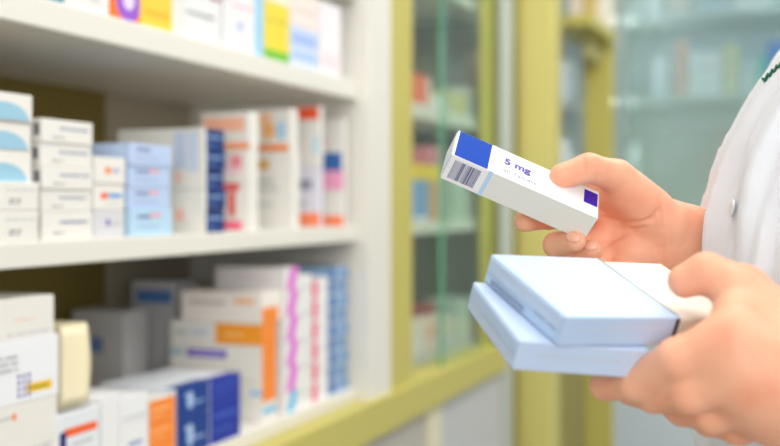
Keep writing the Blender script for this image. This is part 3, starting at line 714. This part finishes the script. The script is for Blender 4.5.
def chain(P, pts, k=0.003):
    """pts: (px, py, depth m, radius mm)"""
    q = [(px(a, b, c), r*mm) for a, b, c, r in pts]; D = None
    for (a, ra), (b, rb) in zip(q[:-1], q[1:]):
        s = sdf_caps(P, a, b, ra, rb); D = s if D is None else smin(D, s, k)
    return D
def hand_sdf(palm, fingers, creases, kp=0.010, kf=0.006, ks=0.0012):
    def fn(P):
        pal = None
        for c in palm:
            s = chain(P, c); pal = s if pal is None else smin(pal, s, kp)
        tot = None
        for f in fingers:
            d = smin(pal, chain(P, f, 0.004), kf); tot = d if tot is None else smin(tot, d, ks)
        for c in creases:
            tot = smax(tot, -chain(P, c), 0.003)
        return tot
    return fn
# far (right) hand, palm towards us, thumb over the box
palmR = [[(662, 224, .768, 17), (624, 190, .756, 14.5)],                      # thenar
         [(668, 252, .774, 15), (630, 250, .772, 14)], [(602, 190, .772, 12), (640, 212, .775, 14)],                        # heel
         [(690, 228, .780, 15), (622, 205, .782, 11)], [(690, 236, .782, 15), (618, 226, .785, 11)],
         [(690, 246, .782, 15), (622, 246, .780, 11)], [(690, 256, .780, 13), (632, 258, .772, 10.5)],
         [(668, 230, .776, 16), (700, 236, .797, 17.5), (760, 262, .855, 22), (900, 300, .97, 36)],
         [(672, 252, .780, 14), (704, 258, .797, 16), (760, 276, .855, 20)]]
fingR = [[(652, 208, .762, 14), (617, 176.5, .747, 11.3), (589, 168, .7335, 9.6), (562, 176, .7325, 8.6)],       # thumb
         [(620, 206, .780, 10.5), (578, 213, .780, 9), (549, 217, .766, 8.2), (525, 221, .748, 7.6)],     # index
         [(618, 228, .784, 10.5), (578, 250, .775, 9.2), (556, 245, .748, 8.4), (575, 241, .727, 7.4)],   # middle
         [(624, 246, .780, 10), (592, 266, .770, 8.8), (575, 257, .752, 8), (592, 250, .738, 7.2)],   # ring
         [(634, 260, .770, 9.5), (612, 276, .760, 8), (596, 272, .748, 7), (600, 266, .74, 6.4)]]           # little
def surf_line(fn, pts, r):
    out = []
    for x, y in pts:
        d_ = np.arange(.66, .84, .0004); q = px(x, y, 1.0)[None]*d_[:, None]; v = fn(q); i = int(np.argmax(v < 0))
        if v[i] < 0: out.append((x, y, d_[i], r))
    return out
fn0 = hand_sdf(palmR, fingR, [])
creR = [surf_line(fn0, c, r_) for c, r_ in [
    ([(661, 196), (664, 212), (664, 230), (661, 248), (662, 264)], .8), ([(604, 218), (618, 221), (634, 223), (652, 219), (658, 211)], .9),
    ([(606, 244), (620, 236), (632, 230), (645, 227)], .6), ([(668, 206), (671, 225), (670, 245)], .4),
    ([(597, 160), (600, 168), (600, 178)], .5), ([(583, 158), (584, 166), (583, 176)], .4)]]
creR = [c for c in creR if len(c) > 1]
fnR = hand_sdf(palmR, fingR, creR)
# near (left) hand, its back towards us
palmL = [[(735, 345, .560, 14), (805, 385, .560, 20)], [(742, 372, .556, 12.5), (810, 400, .558, 18)],
         [(752, 393, .562, 12), (815, 415, .562, 17)], [(765, 412, .572, 11), (820, 422, .568, 16)],
         [(748, 312, .588, 14), (800, 345, .578, 20)], [(740, 325, .575, 12), (800, 365, .568, 19)],
         [(810, 380, .564, 24), (870, 410, .555, 22), (1020, 470, .56, 32), (1180, 560, .56, 40)], [(810, 415, .572, 20), (870, 435, .565, 20)]]
fingL = [[(775, 328, .585, 16), (744, 290, .592, 13.2), (706, 273, .600, 11), (685, 281, .604, 9.6)],       # thumb
         [(732, 338, .558, 13.5), (678, 359, .566, 10.8), (636, 383, .590, 9.4), (604, 386, .612, 8.4)],         # index
         [(742, 374, .555, 12.5), (690, 394, .568, 10.2), (655, 396, .594, 9), (630, 392, .615, 7.8)],       # middle
         [(755, 398, .562, 11.5), (712, 415, .578, 9.6), (682, 410, .602, 8.4), (660, 398, .622, 7.4)],       # ring
         [(770, 412, .572, 11), (738, 428, .590, 8.8), (708, 422, .612, 7.4), (690, 408, .630, 6.6)]]      # little
fnL = hand_sdf(palmL, fingL, [], 0.014, 0.012, 0.004)
def bounds(lst, pad=.01, xmax=None):
    pts = np.array([px(a, b, c) for l in lst for a, b, c, r in l]); rr_ = max(r for l in lst for *_, r in l)*mm
    lo = pts.min(0)-rr_-pad; hi = pts.max(0)+rr_+pad
    if xmax: hi[0] = min(hi[0], xmax)
    return lo, hi
lo_, hi_ = bounds(palmR[:5]+fingR, .012, px(760, 0, .84)[0]-0.02); 
partR = surface_nets(fnR, (lo_[0], lo_[1], .70), (hi_[0]+.03, hi_[1], .87), 0.0013)
lo_, hi_ = bounds(palmL[:5]+fingL, .012)
partL = surface_nets(fnL, (lo_[0], lo_[1], .51), (px(870, 0, .555)[0], hi_[1]+.02, .655), 0.0014)
A_ = np.array
# coat: chest turned to the left of the picture
OFF = A_([-.024, 0, -.085])
def torso(P):
    P = P-OFF
    d = sdf_ell(P, A_([.362, .05, .81]), A_([.12, .18, .175]))
    d = smin(d, sdf_caps(P, A_([.37, .10, .74]), A_([.375, .62, .75]), .115, .13), .05)
    d = smin(d, sdf_caps(P, A_([.37, .10, .88]), A_([.375, .62, .87]), .115, .13), .05)
    d = smin(d, sdf_caps(P, A_([.385, -.085, .68]), A_([.385, -.085, .95]), .062, .062), .05)
    return d
def sleeves(P):
    e = px(1020, 470, .56); w_ = px(880, 425, .555)
    d = smin(sdf_caps(P, A_([.39, -.07, .665]), A_([.46, .20, .56]), .060, .052), sdf_caps(P, A_([.46, .20, .56]), w_, .052, .040), .02)
    e2 = px(900, 300, .96)
    d2 = smin(sdf_caps(P, A_([.39, -.07, .96]), A_([.44, .14, 1.02]), .058, .052), sdf_caps(P, A_([.44, .14, 1.02]), px(790, 270, .865), .052, .036), .02)
    return np.minimum(d, d2)
def folds(P):
    P = P-OFF
    x, y, z = P[..., 0], P[..., 1], P[..., 2]
    a = np.arctan2(z-.78, .40-x)
    f = .0034*np.sin(a*17+y*9+.6*np.sin(y*17)) + .0022*np.sin(a*37-y*16+1.3+.8*np.sin(y*25)) + .0011*np.sin(y*70+a*13) + .0012*np.sin(a*61+y*30)
    return f*np.clip((y+.14)/.10, .25, 1)
def coat_fn(P): return smin(torso(P), sleeves(P), .03) + folds(P)
partC = surface_nets(coat_fn, (.17, -.18, .46), (.60, .72, 1.12), 0.005)
fine_lo, fine_hi = (.17, -.18, .62), (.36, .14, .9)
def body_fn(P):
    d = torso(P) + .012
    P = P-OFF
    d = smin(d, sdf_caps(P, A_([.385, -.10, .81]), A_([.36, -.22, .81]), .060, .055), .03)
    h = sdf_ell(P, A_([.345, -.315, .81]), A_([.095, .118, .076]))
    h = smin(h, sdf_caps(P, A_([.27, -.25, .81]), A_([.30, -.25, .81]), .030, .05), .03)     # jaw
    h = smin(h, sdf_caps(P, A_([.255, -.325, .81]), A_([.236, -.296, .81]), .008, .012), .010)     # nose
    h = smin(h, sdf_ell(P, A_([.258, -.262, .81]), A_([.010, .007, .022])), .006)            # lips
    for s in (-1, 1):
        h = smin(h, sdf_ell(P, A_([.355, -.305, .81+s*.078]), A_([.018, .032, .009])), .006)     # ears
        h = smax(h, -sdf_ell(P, A_([.246, -.335, .81+s*.032]), A_([.012, .010, .016])), .008)     # eye sockets
        h = smin(h, sdf_ell(P, A_([.262, -.335, .81+s*.032]), A_([.012, .011, .013])), .002)
    return smin(d, h, .012)
partB = surface_nets(body_fn, (.16, -.46, .48), (.56, .66, 1.03), 0.007)
partA1 = surface_nets(lambda P: smin(sdf_caps(P, A_([.39, -.07, .665]), A_([.46, .20, .56]), .045, .040), sdf_caps(P, A_([.46, .20, .56]), px(850, 413, .557), .040, .023), .02), (.20, -.13, .48), (.53, .28, .74), 0.006)
partA2 = surface_nets(lambda P: smin(sdf_caps(P, A_([.39, -.07, .96]), A_([.44, .14, 1.02]), .045, .042), sdf_caps(P, A_([.44, .14, 1.02]), px(745, 258, .825), .040, .024), .02), (.20, -.13, .78), (.53, .22, 1.10), 0.006)

person = thing('person', 'person in a white coat reaching in from the right, holding boxes in both hands', 'person', v2w((.38, EYE-.0, .81)))
def skin_mat():
    m = bpy.data.materials.new('skin'); m.use_nodes = True; nt = m.node_tree; b = nt.nodes['Principled BSDF']
    tc = nt.nodes.new('ShaderNodeTexCoord'); n = nt.nodes.new('ShaderNodeTexNoise'); n.inputs['Scale'].default_value = 45
    n.inputs['Detail'].default_value = 3
    mx = nt.nodes.new('ShaderNodeMixRGB'); mx.inputs[1].default_value = (*srgb(252, 200, 168), 1); mx.inputs[2].default_value = (*srgb(240, 152, 118), 1)
    nt.links.new(tc.outputs['Object'], n.inputs['Vector']); nt.links.new(n.outputs['Fac'], mx.inputs[0]); nt.links.new(mx.outputs[0], b.inputs['Base Color'])
    n2 = nt.nodes.new('ShaderNodeTexNoise'); n2.inputs['Scale'].default_value = 700; n2.inputs['Detail'].default_value = 3
    nt.links.new(tc.outputs['Object'], n2.inputs['Vector'])
    bp = nt.nodes.new('ShaderNodeBump'); bp.inputs['Strength'].default_value = 0.12; bp.inputs['Distance'].default_value = 0.0006
    nt.links.new(n2.outputs['Fac'], bp.inputs['Height']); nt.links.new(bp.outputs['Normal'], b.inputs['Normal'])
    b.inputs['Roughness'].default_value = 0.48; b.inputs['Specular IOR Level'].default_value = 0.35
    b.inputs['Subsurface Weight'].default_value = 0.15; b.inputs['Subsurface Scale'].default_value = 0.006
    b.inputs['Subsurface Radius'].default_value = (1.0, 0.35, 0.2)
    return m
M_skin = skin_mat()
M_nail = mat(srgb(240, 178, 152), 0.25, 0, 'nail', 0.6)
def place(o): o.location = -person.location
body = link('body', nets_mesh([partB, partA1, partA2, partR, partL], 'body'), person, None, [M_skin], True); place(body)
sm = body.modifiers.new('s', 'SMOOTH'); sm.iterations = 2; sm.factor = 0.5
M_coat = mat(srgb(236, 239, 246), 0.8, 0.25, 'white_cotton', 0.2, 900)
coat = link('coat', nets_mesh([partC], 'coat'), person, None, [M_coat], True); place(coat)
ss = coat.modifiers.new('s', 'SMOOTH'); ss.iterations = 2; ss.factor = 0.5
coat['label'] = 'white cotton coat'
def hit(fn, x, y, d0=.5, d1=1.1):
    r = px(x, y, 1.0); t = np.arange(d0, d1, .0005); v = fn(r[None]*t[:, None]); i = np.argmax(v < 0)
    return r*t[i] if v[i] < 0 else None
# hair on the head, out of frame
def hair_fn(P):
    P = P-OFF
    h = sdf_ell(P, A_([.362, -.325, .81]), A_([.102, .124, .086]))
    h = smin(h, sdf_ell(P, A_([.445, -.25, .81]), A_([.04, .06, .05])), .03)
    return smax(h, -sdf_ell(P, A_([.275, -.275, .81]), A_([.075, .10, .075])), .01)
hair = link('hair', nets_mesh([surface_nets(hair_fn, (.20, -.47, .61), (.52, -.16, .85), 0.005)], 'hair'), person, None, [mat(srgb(62, 44, 34), 0.55, 0.5, 'brown_hair', 0.4, 200)], True); place(hair)
# coat button
bp_ = hit(coat_fn, 733, 208)
def disc_mesh(r, h):
    bm = bmesh.new(); bmesh.ops.create_cone(bm, cap_ends=True, segments=28, radius1=r, radius2=r*0.9, depth=h)
    for s in ((1, 1), (-1, 1), (1, -1), (-1, -1)):
        bmesh.ops.create_cone(bm, cap_ends=True, segments=8, radius1=r*.14, radius2=r*.14, depth=h*.3, matrix=Matrix.Translation((s[0]*r*.28, s[1]*r*.28, h*.55)))
    return mesh_of(bm)
def normal_at(fn, p):
    e = .001; g = A_([fn((p+A_(q)*e)[None])[0]-fn((p-A_(q)*e)[None])[0] for q in ((1, 0, 0), (0, 1, 0), (0, 0, 1))]); return g/np.linalg.norm(g)
for (bx, by) in [(733, 208)]:
    p_ = hit(coat_fn, bx, by)
    if p_ is None: continue
    nrm = normal_at(coat_fn, p_); nw = (v2w(nrm)-v2w((0, 0, 0))).normalized()
    o = link('button', disc_mesh(.0058, .0014), person, v2w(p_)+nw*.0008-person.location, [mat(srgb(236, 238, 242), 0.5, 0, 'button_plastic')])
    o.rotation_euler = nw.to_track_quat('Z', 'Y').to_euler()
# green zigzag embroidery near the collar
bm = bmesh.new(); pts = []
for i in range(9):
    q = i/8; p_ = hit(coat_fn, 764+18*q, 81-17*q+(1.6 if i % 2 else -1.6))
    if p_ is not None: pts.append(v2w(p_ + normal_at(coat_fn, p_)*.0006)-person.location)
for a, b in zip(pts[:-1], pts[1:]):
    d = b-a
    if d.length < 1e-5: continue
    mtx = Matrix.Translation((a+b)/2) @ d.to_track_quat('Z', 'Y').to_matrix().to_4x4()
    bmesh.ops.create_cone(bm, cap_ends=True, segments=10, radius1=.0011, radius2=.0011, depth=d.length*1.25, matrix=mtx)
o = link('collar_embroidery', mesh_of(bm), person, None, [mat(srgb(20, 105, 80), 0.6, 0, 'green_thread')], True); o['label'] = 'dark green zigzag stitching'
# fingernails
def nail(fn, x, y, r, ang_, name='fingernail'):
    p_ = hit(fn, x, y)
    if p_ is None: return
    n_ = normal_at(fn, p_); nw = (v2w(n_)-v2w((0, 0, 0))).normalized()
    bm = bmesh.new(); bmesh.ops.create_uvsphere(bm, u_segments=20, v_segments=10, radius=1)
    for v in bm.verts: v.co = Vector((v.co.x*r*1.15, v.co.y*r*.8, v.co.z*.0011 - (v.co.x**2+v.co.y**2)*.0008))
    o = link(name, mesh_of(bm), person, v2w(p_)-person.location, [M_nail], True)
    o.rotation_euler = (nw.to_track_quat('Z', 'Y') @ Matrix.Rotation(R(ang_), 4, 'Z').to_quaternion()).to_euler()

for x, y, r_, a_ in [(573, 237, .0048, -15), (591, 246, .0042, 0)]: nail(fnR, x, y, r_, a_)
